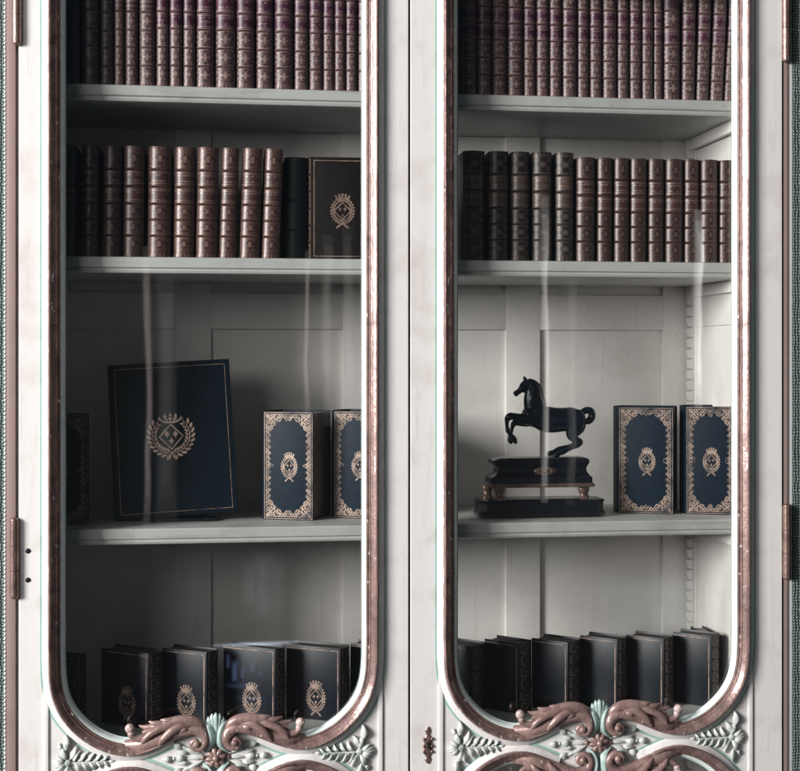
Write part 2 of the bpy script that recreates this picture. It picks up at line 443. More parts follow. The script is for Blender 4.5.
def face_book(name, loc, rz, w, h, t, mats, label, group=None, spine_side=-1, border='lace', crest_kind='oval', crest_pos=None,
              crest_r=(.017, .024), gold='goldleaf', pages='paper_dark', bands=0, cell=.0006, tilt=None, radius=.0):
    """a book standing with its front board towards -y; origin under the middle of the front board"""
    root = empty(name, loc, rz, label, 'book', group)
    if tilt: root.rotation_euler = (tilt[0], tilt[1], rz)
    bd = .0032
    bm = bmesh.new()
    bv = .0028 if h > .26 else .0012; bd = .006 if h > .26 else bd
    box(bm, -w/2, w/2, 0, bd, 0, h, bv); box(bm, -w/2, w/2, t-bd, t, 0, h, bv)
    cov = build('cover', bm, mats[0], root)
    # spine: rounded strip joining the boards
    n = 26; A = math.radians(70); nvv = max(4, int(h/.0012))
    s = np.linspace(-1, 1, n)[None, :]*np.ones((nvv, 1)); z = np.linspace(0, h, nvv)[:, None]*np.ones((1, n))
    zb = [h*(k+1)/(bands+1) for k in range(bands)]
    rel = np.zeros_like(z)
    for b_ in zb: rel = np.maximum(rel, .0018*np.exp(-((z-b_)/.0016)**2))
    cv = t*.16+rel
    X = spine_side*(w/2-.002+cv*(np.cos(s*A)-math.cos(A))/(1-math.cos(A))); Y = t/2*(1+np.sin(s*A)/math.sin(A))
    g = np.full(s.shape, .03)
    if bands:
        ed = [0]+zb+[h]
        for a, b_ in zip(ed[:-1], ed[1:]):
            sel = (z > a+.002) & (z < b_-.002); q = (z-(a+b_)/2)/((b_-a)/2)
            fr = (np.abs(np.abs(q)-.72) < .07) | (np.abs(np.abs(s)-.66) < .07) & (np.abs(q) < .75)
            fr |= (ell(s, q, 0, 0, .25, .35) < 1)
            g = np.where(sel & fr & (np.abs(s) < .75), .8, g)
    P = np.stack((X, Y, z), -1)
    if spine_side < 0: P = P[:, ::-1]; g = g[:, ::-1]
    grid('spine', P, mats[1], root, g)
    bm = bmesh.new()
    x0, x1 = (-w/2+.002, w/2-.005) if spine_side < 0 else (-w/2+.005, w/2-.002)
    box(bm, x0, x1, bd, t-bd, .004, h-.004)
    # slightly hollow fore-edge
    build('page_block', bm, M[pages], root)
    nx, nz = int(w/cell), int(h/cell)
    xs = np.linspace(0, w, nx+1); zs = np.linspace(0, h, nz+1)
    XX, ZZ = np.meshgrid(xs, zs); P = np.stack((XX-w/2, np.full(XX.shape, -.0004), ZZ), -1)
    cx, cz = (xs[:-1]+xs[1:])/2, (zs[:-1]+zs[1:])/2; CX, CZ = np.meshgrid(cx, cz)
    d = np.minimum(np.minimum(CX, w-CX), np.minimum(CZ, h-CZ))
    if border == 'lace': mk = lace(CX, CZ, w, h)
    elif border == 'line': mk = np.abs(d-.0075) < .0010
    elif border == 'right': mk = ((np.abs(w-CX-.006) < .0012) & (CZ < h-.0048)) | ((np.abs(h-CZ-.006) < .0012) & (CX < w-.0048))
    elif border == 'thin': mk = (np.abs(d-.0105) < .0008)
    else: mk = None
    if mk is not None: grid('gilt_border', P, M['golddim' if gold == 'goldbright' else gold], cov, mask=mk)
    if crest_kind:
        px, pz = crest_pos or (w/2, h/2)
        k = crest(CX-px, CZ-pz, crest_r[0]) if crest_kind == 'wreath' else crest_oval(CX-px, CZ-pz, *crest_r)
        grid('gilt_crest', P+np.array((0, -.0002, 0)), M[gold], cov, mask=k)
    return root

ORD = ['first', 'second', 'third', 'fourth', 'fifth', 'sixth', 'seventh', 'eighth', 'ninth', 'tenth', 'eleventh', 'twelfth',
       'thirteenth', 'fourteenth', 'fifteenth', 'sixteenth', 'seventeenth', 'eighteenth', 'nineteenth', 'twentieth', 'twenty-first', 'twenty-second']

# ------------------------------------------------------------------ levels
SF = .055                                    # front edge of the shelves
BACK = .372
Z1 = at(408, 91.8, SF).z; Z2 = at(408, 259.2, SF).z; Z3 = at(408, 524, SF).z; Z4 = at(400, 719.5, .11).z
ZTOP = at(215, -62, 0).z; ZBOT = at(215, 880, 0).z
XL = AX(44, SF); XR = at(690, H0, BACK).x    # inner faces of the sides
XOL, XOR = AX(4.5, 0), AX(793.5, 0)

# ------------------------------------------------------------------ bookcase
case = empty('bookcase', ((XOL+XOR)/2, .2, ZBOT), 0, 'white painted glazed bookcase with copper gilt mouldings and carved scrolls', 'bookcase')
def part(name, bm, mat, smooth=40, parent=None):
    o = build(name, bm, mat, None, smooth)
    p = parent or case
    o.parent = p
    o.matrix_parent_inverse = Matrix.Translation(case.location).inverted() if p is case else Matrix.Identity(4)
    return o
bm = bmesh.new()
box(bm, XOL+.004, XL-.008, .022, BACK+.03, ZBOT, ZTOP); box(bm, XL-.008, XL, .03, BACK-.001, ZBOT+.001, ZTOP-.001)
part('side_panel', bm, M['white_in'])
# right side: frame and panel, with the recess seen in the photo
bm = bmesh.new()
box(bm, XR+.005, XOR-.004, .022, BACK+.03, ZBOT, ZTOP)
yb = .335
zr0, zr1 = at(714, 296, yb).z, at(714, 327, yb).z
box(bm, XR, XR+.006, yb, BACK-.001, ZBOT+.001, ZTOP-.001, .0015)
box(bm, XR, XR+.006, .03, .09, ZBOT+.001, ZTOP-.001, .0015)
box(bm, XR+.0005, XR+.006, .09, yb, zr1, zr0, .0015)
part('side_panel', bm, M['white_in'])
bm = bmesh.new(); box(bm, XOL-.01, XOR+.01, -.01, BACK+.03, ZTOP, ZTOP+.03, .004); part('top_board', bm, M['white'])
bm = bmesh.new(); box(bm, XOL+.004, XOR-.004, .022, BACK+.03, ZBOT-.03, ZBOT, .004); part('bottom_board', bm, M['white'])
# back: sunk panels between rails and stiles
bm = bmesh.new()
box(bm, XL-.008, XR+.006, BACK+.010, BACK+.032, ZBOT+.001, ZTOP-.001)
zq0, zq1 = at(600, 295.5, BACK).z, at(600, 330, BACK).z
sts = [(30, 45), (175.5, 211), (343, 377), (506, 540), (663, 700)]
for a, b in sts:
    box(bm, AX(a, BACK), AX(b, BACK), BACK, BACK+.012, ZBOT+.002, ZTOP-.002, .0010)
for (a, b), (c, d) in zip(sts[:-1], sts[1:]):
    box(bm, AX(b, BACK), AX(c, BACK), BACK+.0006, BACK+.012, zq1, zq0, .0010)
part('back_panel', bm, M['white_in'])
prof = [(SF+.006, 0), (SF+.0015, -.0015), (SF, -.004), (SF+.001, -.021), (SF+.006, -.0235), (SF+.0055, -.0255), (SF+.003, -.028), (SF+.005, -.032),
        (SF+.012, -.0345), (BACK-.002, -.0345), (BACK-.002, 0)]
for zs in (Z1, Z2, Z3, Z4):
    bm = bmesh.new()
    L = [bm.verts.new((XL+.0005, y, zs+z)) for y, z in prof]; R = [bm.verts.new((XR-.0005, y, zs+z)) for y, z in prof]
    n = len(prof)
    for i in range(n): bm.faces.new((L[i], L[(i+1) % n], R[(i+1) % n], R[i]))
    bm.faces.new(L); bm.faces.new(R[::-1])
    part('shelf', bm, M['shelf'], 30)
    for xs in ((XR-.012, XR-.0006), (XL+.0006, XL+.012)):
        bm = bmesh.new(); box(bm, xs[0], xs[1], SF+.02, BACK-.004, zs-.0345-.026, zs-.0352, .001); part('shelf_cleat', bm, M['white_in'])
# notched rack by the right back corner
bm = bmesh.new()
zz = ZBOT+.02
while zz < ZTOP-.05:
    v = [(XR-.001, zz), (XR-.010, zz+.002), (XR-.014, zz+.020), (XR-.001, zz+.024)]
    A_ = [bm.verts.new((x, .346, z)) for x, z in v]; B_ = [bm.verts.new((x, .362, z)) for x, z in v]
    for i in range(4): bm.faces.new((A_[i], A_[(i+1) % 4], B_[(i+1) % 4], B_[i]))
    bm.faces.new(A_); bm.faces.new(B_[::-1]); zz += .0245
part('shelf_rack', bm, M['white_in'])
bm = bmesh.new(); box(bm, AX(394, .04), AX(434, .04), .036, .052, ZBOT, ZTOP-.002); part('centre_post', bm, M['white_in'])
# face frame beside the doors
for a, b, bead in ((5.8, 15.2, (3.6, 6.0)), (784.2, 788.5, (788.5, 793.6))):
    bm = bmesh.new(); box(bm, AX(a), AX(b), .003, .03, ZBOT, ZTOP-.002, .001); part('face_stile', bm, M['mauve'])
    bm = bmesh.new()
    x0, x1 = AX(bead[0]), AX(bead[1]); n = 40
    box(bm, x0, x1, .006, .03, ZBOT, ZTOP-.002, .002)
    if bead[0] < 100:
        z = ZBOT
        while z < ZTOP: ball(bm, Vector(((x0+x1)/2, .004, z)), .0026, (1, 1, 1.5), None, 8); z += .0085
    part('edge_bead', bm, M['white'])

# ------------------------------------------------------------------ doors
LA = (AX(65.2)+AX(362.2))/2                  # middle of the left opening
RA = (AX(458.2)+AX(733.6))/2
def lp(u, v):                                # a point of the left door's left half -> (x from the door's middle, z)
    p = at(u, v, 0); return (p.x-LA, p.z)
PX = .00205
ZMID = at(216, 756.6, 0).z                     # mirror line between upper and lower openings
edge = [(65.2, 560), (65.2, 620), (65.2, 655), (66.3, 680), (70.5, 698), (79.5, 713), (92, 725), (106, 733.5), (122, 738.5), (136, 738), (150, 733), (166, 725)]
ec = [lp(*p) for p in edge]
topz = ZTOP-.055
def opening():
    left = crom(ec, 6)
    c = [(-(-ec[0][0])+.0, topz)]
    up = [np.array((ec[0][0], topz)), np.array((ec[0][0], topz-.25)), np.array((ec[0][0], (topz+ec[0][1])/2))]
    L = up+list(left)
    R = [np.array((-p[0], p[1])) for p in L[::-1]]
    return L, R
OL, OR_ = opening()
def mz(path): return [np.array((p[0], 2*ZMID-p[1])) for p in path]
P_ = PX
PROF_BEAD = [(-.5*P_, .010), (0, .012), (.6*P_, .006), (2.2*P_, .001), (3.6*P_, -.0015), (4.6*P_, -.0005), (4.8*P_, .008)]
PROF_GILT = [(4.3*P_, .006), (4.4*P_, -.002), (5.2*P_, -.0048), (6.2*P_, -.0035), (6.6*P_, -.0045), (7.4*P_, -.0066), (8.2*P_, -.0088), (8.7*P_, -.0082), (9.2*P_, -.0089), (10.6*P_, -.0115), (12*P_, -.0137), (13.2*P_, -.0153), (14.2*P_, -.0163), (15.2*P_, -.0167), (16.2*P_, -.0150), (16.9*P_, -.0080), (16.9*P_, .004)]
PROF_WHITE = [(16.3*P_, .004), (16.6*P_, -.0085), (17.6*P_, -.0088), (18.8*P_, -.0070), (20*P_, -.0058), (21*P_, -.0032), (21.4*P_, -.0008), (21.5*P_, .004)]
PROF_GILT = [(4.3*P_+(o-4.3*P_)*.87, y) for o, y in PROF_GILT]
PROF_WHITE = [(o if o > 19*P_ else o-1.6*P_, y) for o, y in PROF_WHITE]
PROF_LINE = [(21.3*P_, .002), (21.35*P_, -.0006), (22.3*P_, -.0013), (23.4*P_, -.0006), (23.5*P_, .002)]
bmL, bmR = AX(18.6), AX(408.4)
DW_L = (bmL-LA, bmR-LA)
DW_R = (AX(410.6)-RA, AX(782.2)-RA)

def leaf(bm, a, b, w, y=-.0015, hgt=.004, bend=0.0):
    """a small carved leaf from a to b (x,z metres)"""
    a = np.array(a); b = np.array(b); d = b-a; nrm = np.array((-d[1], d[0]))
    m = (a+b)/2+nrm*bend
    pts = []
    for t, rr in ((0, .15), (.2, .7), (.45, 1), (.7, .75), (.9, .35), (1, .05)):
        p = (1-t)**2*a+2*t*(1-t)*m+t*t*b
        pts.append((p[0], y-hgt*.45*math.sin(math.pi*t*.9), p[1], w*1.08*rr, hgt*.75*max(rr, .3)))
    tube(bm, pts, 3, 12, ridge=.16)
def half_scroll(gb, gr, tp, fl=1, fv=1):
    """carved acanthus scroll left of the middle (gb: gilt, gr: green); fl mirrors in x, fv in z"""
    def Q(u, v, y, r, ry=None):
        x, z = lp(u, v); x *= fl; z = z if fv > 0 else 2*ZMID-z
        return (x, y, z, r*P_, (ry if ry else r*.8)*P_)
    T = lambda pts, n=6, s=14, **k: tube(gb, pts, n, s, **k)
    # stem rolling into the volute
    T([Q(108, 743, .014, 2), Q(122, 745.5, .007, 4.6), Q(134, 745, -.001, 6), Q(144, 743.2, -.007, 6.8), Q(156, 739.5, -.009, 6.6), Q(170, 734, -.010, 6.4), Q(183, 729, -.012, 6.2), Q(194, 727, -.013, 6),
       Q(203, 731, -.014, 5.2), Q(205.5, 739, -.015, 4.2), Q(201, 746, -.016, 3.4), Q(194.5, 746, -.016, 3), Q(192, 741.5, -.017, 2.8), Q(195.5, 738.5, -.018, 2.8), Q(198, 741, -.019, 2.6)], 7)
    ball(gb, Vector(Q(197, 741.5, -.020, 1)[:3]), 3.6*P_, (1, .8, 1))
    # upper leaf back
    T([Q(206, 731, -.010, 2.5), Q(199, 722, -.014, 5), Q(187, 718.5, -.016, 5.5), Q(172, 720, -.016, 5), Q(158, 724.5, -.013, 4.2), Q(146, 726, -.010, 2.6), Q(139, 724.5, -.008, .8)], 6)
    T([Q(180, 719, -.016, 4), Q(168, 718.5, -.018, 3.2), Q(161, 717.5, -.017, .8)], 5)
    T([Q(168, 721.5, -.016, 3.6), Q(156, 721.5, -.016, 2.8), Q(149, 719.5, -.014, .7)], 5)
    # lobes falling over the moulding
    T([Q(192, 723, -.014, 4.2), Q(180, 724, -.020, 4.4), Q(171, 729, -.022, 4), Q(164, 736, -.021, 3.2), Q(159.5, 742, -.018, 1.8)], 6)
    T([Q(178, 721, -.014, 4), Q(164, 724.5, -.019, 4), Q(153, 730, -.020, 3.5), Q(146, 736, -.019, 2.9), Q(142.5, 741, -.016, 1.7)], 6)
    T([Q(190, 727, -.016, 2.8), Q(184, 726.5, -.021, 3), Q(180.5, 730, -.020, 1.4)], 5)
    T([Q(163, 727, -.012, 3.2), Q(152, 728.5, -.013, 3), Q(143, 731.5, -.012, 2.4)], 5)
    for pts in ([(204, 729, -.0165), (196, 720.5, -.0195), (183, 717.5, -.0215), (170, 719.5, -.0205), (158, 724, -.0165)], [(190, 721, -.018), (179, 725.5, -.0245), (171, 731, -.0255), (165, 737, -.0235)],
                [(176, 720.5, -.018), (164, 725.5, -.0228), (153.5, 731.5, -.0232), (147, 737.5, -.0210)], [(172, 737.5, -.0140), (184, 732.5, -.0165), (195, 731, -.0175), (201.5, 735, -.0185)]):
        T([Q(u, v, y, r_) for (u, v, y), r_ in zip(pts, (.5, 1.0, 1.1, 1.0, .5))], 6, 8)
    # curled tip
    T([Q(152, 735, -.010, 4), Q(143, 737, -.012, 4), Q(136, 736.5, -.013, 3.2), Q(131.5, 733.5, -.014, 2.8), Q(130, 729, -.014, 3)], 6)
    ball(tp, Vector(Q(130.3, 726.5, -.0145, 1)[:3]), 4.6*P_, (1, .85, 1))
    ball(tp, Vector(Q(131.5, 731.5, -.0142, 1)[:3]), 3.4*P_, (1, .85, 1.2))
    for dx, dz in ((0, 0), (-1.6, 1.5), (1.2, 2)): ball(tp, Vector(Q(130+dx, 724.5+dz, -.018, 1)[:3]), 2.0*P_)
    # green leaf hugging the volute
    tube(gr, [Q(205, 720, -.009, 1.2), Q(209.5, 726, -.013, 2.8), Q(211.5, 736, -.013, 3.4), Q(209, 746, -.010, 2.6), Q(203, 752, -.007, .8)], 6, 14, ridge=.2)
    tube(gr, [Q(208, 727, -.008, 1), Q(213, 734, -.010, 2.4), Q(212.5, 743, -.009, 2.2), Q(208, 750, -.006, .8)], 6, 10)
def middle(gr, gb, ro, fv=1):
    def Q(u, v, y, r, ry=None):
        x, z = lp(u, v); x -= lp(216, 757)[0]; z = z if fv > 0 else 2*ZMID-z
        return (x, y, z, r*P_, (ry or r*.7)*P_)
    for du, vt, w in ((0, 711.5, 2.3), (-3.6, 712.5, 2.1), (3.6, 712.5, 2.1), (-7, 715.5, 2), (7, 715.5, 2), (-9.8, 720.5, 1.8), (9.8, 720.5, 1.8)):
        tube(gr, [Q(216+du*.15, 744, -.004, 1.2), Q(216+du*.35, 733, -.010, w*.8), Q(216+du*.8, 721, -.013+abs(du)*.0003, w*1.05), Q(216+du, vt+3, -.0135+abs(du)*.0003, w*.95), Q(216+du*1.08, vt, -.009, .5)], 5, 10, ridge=.12)
def center_spray(sp, fl, fv):
    def C(u, v):
        x, z = lp(u, v)[0], ZMID-(v-757)*P_; return (x*fl, z if fv > 0 else 2*ZMID-z)
    if fv > 0:
        leaf(sp, C(206, 757), C(186, 757.5), 1.6*P_, -.002, .004)
        leaf(sp, C(186, 757), C(175, 757.3), 3.6*P_, -.002, .006)
        leaf(sp, C(172.5, 757), C(162, 757.6), 3.2*P_, -.002, .006)
        ball(sp, Vector((C(174, 757)[0], -.003, C(174, 757)[1])), 1.6*P_)
    leaf(sp, C(203, 754), C(180, 744.5), 2.2*P_, -.002, .005, .06)
    leaf(sp, C(183, 747), C(173, 743), 3.0*P_, -.002, .005)
    leaf(sp, C(190, 752), C(177, 751.5), 2.2*P_, -.002, .005, -.1)
    leaf(sp, C(196, 751), C(189, 743.5), 2.0*P_, -.002, .004, .1)
def corner_spray(sp, fl, fv):
    def C(u, v):
        x, z = lp(u, v)[0], ZMID-(v-757)*P_; return (x*fl, z if fv > 0 else 2*ZMID-z)
    if fv > 0:
        tube(sp, [(*[C(53, 757)[0], -.003, C(53, 757)[1]], .8*P_), (C(80, 757.5)[0], -.004, C(80, 757.5)[1], .9*P_), (C(113, 757)[0], -.002, C(113, 757)[1], .6*P_)], 4, 8)
        ball(sp, Vector((C(68, 757)[0], -.004, C(68, 757)[1])), 3.4*P_, (1, .8, 1))
        leaf(sp, C(108, 757), C(115.5, 757), 1.8*P_)
    for k in range(5):
        u = 74+k*7.4; L = 11-1.15*k
        leaf(sp, C(u, 756.4), C(u+6.8, 757-L), (2.0-.17*k)*P_, -.0025, .007, .25)
        if k < 4: leaf(sp, C(u+4, 756.4), C(u+9, 757-L*.5), (1.3-.1*k)*P_, -.002, .004, -.1)
    leaf(sp, C(68, 755), C(63, 742), 3.0*P_, -.003, .007, .2); leaf(sp, C(65, 746), C(65.5, 730.5), 3.0*P_, -.003, .007, -.25); leaf(sp, C(63, 745), C(59, 738), 1.8*P_, -.002, .005, .2)
    leaf(sp, C(69, 754), C(76, 741), 2.6*P_, -.003, .006, -.25)
    for du, dv in ((-9, -7), (-12.5, -3.5), (-14, -.5)):
        leaf(sp, C(66, 757), C(66+du, 757+dv), 2.3*P_, -.003, .0065, .08)

def make_door(axis, dw, hinge_side):
    W = lambda o: setattr(o, 'location', (axis, 0, 0))
    # panel with two openings
    cu = bpy.data.curves.new('door', 'CURVE'); cu.dimensions = '2D'; cu.fill_mode = 'BOTH'; cu.extrude = .0105; cu.bevel_depth = .0015; cu.bevel_resolution = 2
    def spl(pts):
        s = cu.splines.new('POLY'); s.points.add(len(pts)-1)
        for p, q in zip(s.points, pts): p.co = (q[0], q[1], 0, 1)
        s.use_cyclic_u = True
    spl([(dw[0]+.0015, ZBOT+.002), (dw[1]-.0015, ZBOT+.002), (dw[1]-.0015, ZTOP-.004), (dw[0]+.0015, ZTOP-.004)])
    def inner(path):                          # opening under the middle of the gilt moulding
        out = []
        for i, p in enumerate(path):
            a = path[max(0, i-1)]; b = path[min(len(path)-1, i+1)]; t = np.array(b)-np.array(a); t /= np.linalg.norm(t)
            out.append((p[0]+t[1]*P_*9*-1, p[1]-t[0]*P_*9*-1))
        return out
    Li = [(p[0]-0, p[1]) for p in OL]
    off = []
    for i, p in enumerate(OL):
        a = OL[max(0, i-1)]; b = OL[min(len(OL)-1, i+1)]; t = (b-a)/np.linalg.norm(b-a)
        off.append((p[0]+t[1]*9*P_, p[1]-t[0]*9*P_))
    # travel is downwards on the left side: right-hand normal (t.z,-t.x) points to -x = outwards
    mid = [(lp(184, 729)[0], lp(184, 729)[1]), (lp(204, 735)[0], lp(204, 735)[1])]
    half = off+mid
    upper = half+[(-x, z) for x, z in half[::-1]]
    upper[0] = (upper[0][0], topz+9*P_); upper[-1] = (upper[-1][0], topz+9*P_)
    spl(upper)
    low = [(x, 2*ZMID-z) for x, z in upper]
    zl = ZBOT+.04
    low[0] = (low[0][0], zl); low[-1] = (low[-1][0], zl)
    low = [p for p in low if p[1] >= zl-1e-6]
    spl(low)
    tmp = bpy.data.objects.new('t', cu); COL.objects.link(tmp)
    dg = bpy.context.evaluated_depsgraph_get(); me = bpy.data.meshes.new_from_object(tmp.evaluated_get(dg))
    bpy.data.objects.remove(tmp); bpy.data.curves.remove(cu)
    me.transform(Matrix.Translation((0, .012, 0)) @ Matrix.Rotation(math.pi/2, 4, 'X'))
    bm = bmesh.new(); bm.from_mesh(me); bpy.data.meshes.remove(me)
    # fillets framing the spandrels
    zt = lp(50, 684)[1]
    for sx in (-1, 1):
        x0 = abs(lp(48.6, 757)[0])*sx; x1 = abs(lp(43.6, 757)[0])*sx
        a, b = min(x0, x1), max(x0, x1)
        box(bm, a, b, -.0035, .001, 2*ZMID-zt, zt, .0012)
    door = part('door', bm, M['white'], 30)
    door.matrix_parent_inverse = Matrix.Translation(case.location).inverted(); W(door)
    def sub(name, b, mat, smooth=40):
        return build(name, b, mat, door, smooth)
    top = [np.array((-OL[0][0]*-1, topz))]
    full = None
    for nm, pr, mt in (('glazing_bead', PROF_BEAD, 'bead'), ('gilt_moulding', PROF_GILT, 'gilt'), ('white_moulding', PROF_WHITE, 'white'), ('green_line', PROF_LINE, 'groove')):
        for lower in (0, 1):
            b = bmesh.new()
            for sx in (1, -1):
                pth = [np.array(p) for p in OL]
                if lower: pth = [p for p in mz(pth) if p[1] > zl]
                pp = [(o*(1), y) for o, y in pr]
                if lower: pp = [(-o, y) for o, y in pp]
                if sx < 0: pth = [np.array((-p[0], p[1])) for p in pth]; pp = [(-o, y) for o, y in pp]
                sweep(b, pth, pp, .0017 if nm == 'white_moulding' else 0)
            if lower:
                x = abs(OL[0][0])
                sweep(b, [np.array((-x, zl)), np.array((0, zl)), np.array((x, zl))], [(o, y) for o, y in pr])
            if not lower:
                x = abs(OL[0][0])
                sweep(b, [np.array((x, topz)), np.array((0, topz)), np.array((-x, topz))], [(o, y) for o, y in pr])
            sub(nm, b, M[mt])
    for sx in (1, -1):
        for fv in (1, -1):
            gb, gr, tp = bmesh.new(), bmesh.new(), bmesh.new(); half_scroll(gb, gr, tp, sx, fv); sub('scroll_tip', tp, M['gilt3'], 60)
            sub('scroll_carving', gb, M['gilt2'], 60); sub('green_leaf', gr, M['green'], 60)
        sp = bmesh.new(); center_spray(sp, sx, 1); center_spray(sp, sx, -1); sub('leaf_spray', sp, M['spray'], 60)
        sp = bmesh.new(); corner_spray(sp, sx, 1); corner_spray(sp, sx, -1); sub('leaf_spray', sp, M['spray'], 60)
    for fv in (1, -1):
        g = bmesh.new(); middle(g, None, None, fv); sub('palmette', g, M['green'], 60)
    g = bmesh.new()
    for k in range(8):
        a = k*math.pi/4+.2
        ball(g, Vector((6.2*P_*math.cos(a), -.010, ZMID+6.2*P_*math.sin(a))), 4.3*P_, (1.05, .45, .62), Matrix.Rotation(-a, 4, 'Y') @ Matrix.Rotation(.25, 4, 'Z'), 14)
    cyl(g, Vector((0, -.006, ZMID)), 7*P_, 'y', .012); ball(g, Vector((0, -.014, ZMID)), 3.2*P_, (1, .9, 1))
    for sx in (-1, 1): ball(g, Vector((sx*12*P_, -.004, ZMID)), 2.4*P_)
    sub('rosette', g, M['gilt2'], 60)
    # glass
    z0 = lp(130, 748)[1]-.01
    for a, b in ((z0, topz+.012), (zl, 2*ZMID-z0)):
        g = bmesh.new(); x = abs(OL[0][0])+.010
        box(g, -x, x, .0135, .0165, a, b); sub('glass_pane', g, M['glass'], 0)
    if hinge_side > 0:                        # lock plate on the right door's inner stile
        ex = AX(428)-RA; ez = at(428, 745, 0).z
        g = bmesh.new()
        rows = [(0, 18, 1.2), (0, 14, 3.0), (0, 10, 2.0), (0, 6, 4.6), (0, 2, 3.8), (0, -3, 4.4), (0, -7, 5), (0, -11, 2.4), (0, -14.5, 3.2), (0, -18, 1.2)]
        tube(g, [(ex+dx*P_, -.0005, ez+dz*P_, r*P_, .0022) for dx, dz, r in rows], 5, 14)
        for sx, dz in ((-1, 6), (1, 6), (-1, -6.5), (1, -6.5), (-1, -1), (1, -1)): ball(g, Vector((ex+sx*4*P_, -.001, ez+dz*P_)), 1.7*P_)
        cyl(g, Vector((ex, -.002, ez+2.6*P_)), 2.5*P_, 'y', .004)
        kp = sub('keyhole_plate', g, M['brass'], 60)
        g = bmesh.new(); cyl(g, Vector((ex, -.0045, ez+2.4*P_)), 1.5*P_, 'y', .002, 16); box(g, ex-.9*P_, ex+.9*P_, -.0053, -.0035, ez-3.6*P_, ez+2*P_)
        build('keyhole', g, M['black'], door, 0)
    return door
door_l = make_door(LA, DW_L, -1)
door_r = make_door(RA, DW_R, 1)
def hinge(u, v0, v1, door, axis, screws=()):
    x = AX(u)-axis; z0, z1 = at(u, v1, 0).z, at(u, v0, 0).z
    g = bmesh.new(); r = 4.3*P_; n = 3
    for k in range(n):
        a, b = z0+(z1-z0)*k/n, z0+(z1-z0)*(k+1)/n
        cyl(g, Vector((x, -.003, (a+b)/2)), r, 'z', (b-a)*.985, 20)
    for zz in (z0, z1): ball(g, Vector((x, -.003, zz)), r*.95, (1, 1, .7))
    build('hinge', g, M['brass'], door, 40)
    for su, sv in screws:
        g = bmesh.new(); c = at(su, sv, 0); c.x -= axis
        ball(g, Vector((c.x, -.0004, c.z)), .0052, (1, .16, 1)); box(g, c.x-.0045, c.x+.0045, -.0022, -.001, c.z-.0007, c.z+.0007)
        build('screw', g, M['steel'], door, 40)
hinge(14.6, 520, 596, door_l, LA, ((28, 551), (28, 580))); hinge(17.2, -40, 43, door_l, LA)
hinge(786.2, 506, 577, door_r, RA); hinge(785.6, -35, 60, door_r, RA)

# ------------------------------------------------------------------ wall behind
bm = bmesh.new()
for x0, x1 in ((XOL-1.2, XOL-.0005), (XOR+.0005, XOR+1.2)):
    box(bm, x0, x1, .004, .06, ZBOT-.3, ZTOP+.4)
w = build('wall', bm, M['wall'], None, 0); tag(w, kind='structure')

# ------------------------------------------------------------------ top shelf books
def spine_row(bounds, vb, Y, h, style, rowname, door, looks=None, leans=None, group='', hs=None):
    n = len(bounds)
    for i, (a, b) in enumerate(bounds):
        x0, x1 = AX(a, Y), AX(b, Y); t = (x1-x0)*.95; x = (x0+x1)/2
        hh = (hs[i] if hs else h)
        le = leans[i] if leans else 0
        yy = Y+random.uniform(-.002, .002)+t*.1
        st = style(i, t, hh)
        wd = 'narrow' if (b-a) < 12.5 else ('broad' if (b-a) > 19.5 else 'medium')
        look = st['look']
        lab = f"{wd} {look}, {ORD[i]} from left on {rowname}, {door} door"
        spine_book('book', (x-(math.tan(le)*0), yy, vb+.0004+abs(math.sin(le))*t/2), t, hh, st.get('depth', .145), st['comps'], st['labels'], st['bands'], st['mats'], le, lab, group, dim=st.get('dim', 1))
p1 = pxm(215, .08)
def top_style(side):
    def f(i, t, h):
        c = [21*p1, 39*p1, 57.5*p1]
        alt = (side == 'L' and i < 6) or (side == 'R' and i == 15)
        if alt and side == 'L':
            off = (0, 0, -2, 0, 0, 0)[i]*p1
            c = [20*p1+off, 38*p1+off, 55*p1+off, 73*p1+off]
        bands = [z for z in c]
        e = [0]+c
        comps = []
        for j, (a, b) in enumerate(zip(e[:-1], e[1:])):
            if j == 0:
                comps.append((.001, 5*p1, 'F')); comps.append((5*p1, b-.0015, 'A'))
            else: comps.append((a+.0015, b-.0015, 'A'))
        lz = c[-1]
        labels = []
        if alt:
            bands += [lz+19*p1, lz+36*p1]
            comps += [(lz+1*p1, lz+18*p1, 'L'), (lz+20*p1, lz+35*p1, 'A')]
            if side == 'R': labels = [(lz+2*p1, lz+15*p1, 1, True, i)]
        else:
            lz2 = lz+17*p1
            bands += [lz2, lz2+17*p1, lz2+34*p1]
            labels = [(lz+2.2*p1, lz+15.2*p1, 1 if i % 3 else 2, True, i+(40 if side == 'R' else 0)), (lz2+2*p1, lz2+15*p1, 2, False, i+77)]
            comps += [(lz+.2*p1, lz+2.0*p1, 'L'), (lz2+17*p1, lz2+33*p1, 'A')]
        dark = (side == 'L' and i < 3)  # door stile's shade put into these books' leather and gilt
        return dict(comps=comps, labels=labels, bands=bands, mats=[M['ltop_dark' if dark else 'ltop'], M['lab_plum'], M['ltop_dark']],
                    look='dark brown book with no plum label' if alt and side == 'L' else ('pale brown book with one plum label' if alt else 'gilt brown book with plum labels'), dim=.9 if dark else 1)
    return f
b1L = [(68.5, 79.8), (81.5, 99.5), (100.5, 113.6), (114.4, 124.3), (125.2, 137.8), (139, 155.6), (156.4, 168.8), (169.6, 182.4), (183, 195.4), (196, 214.4),
       (215.4, 235.8), (236.4, 254.6), (255.8, 273.6), (274.6, 293), (293.8, 308.8), (309.4, 322.8), (323.2, 334.2), (334.6, 345.4), (345.8, 357.2), (357.8, 371)]
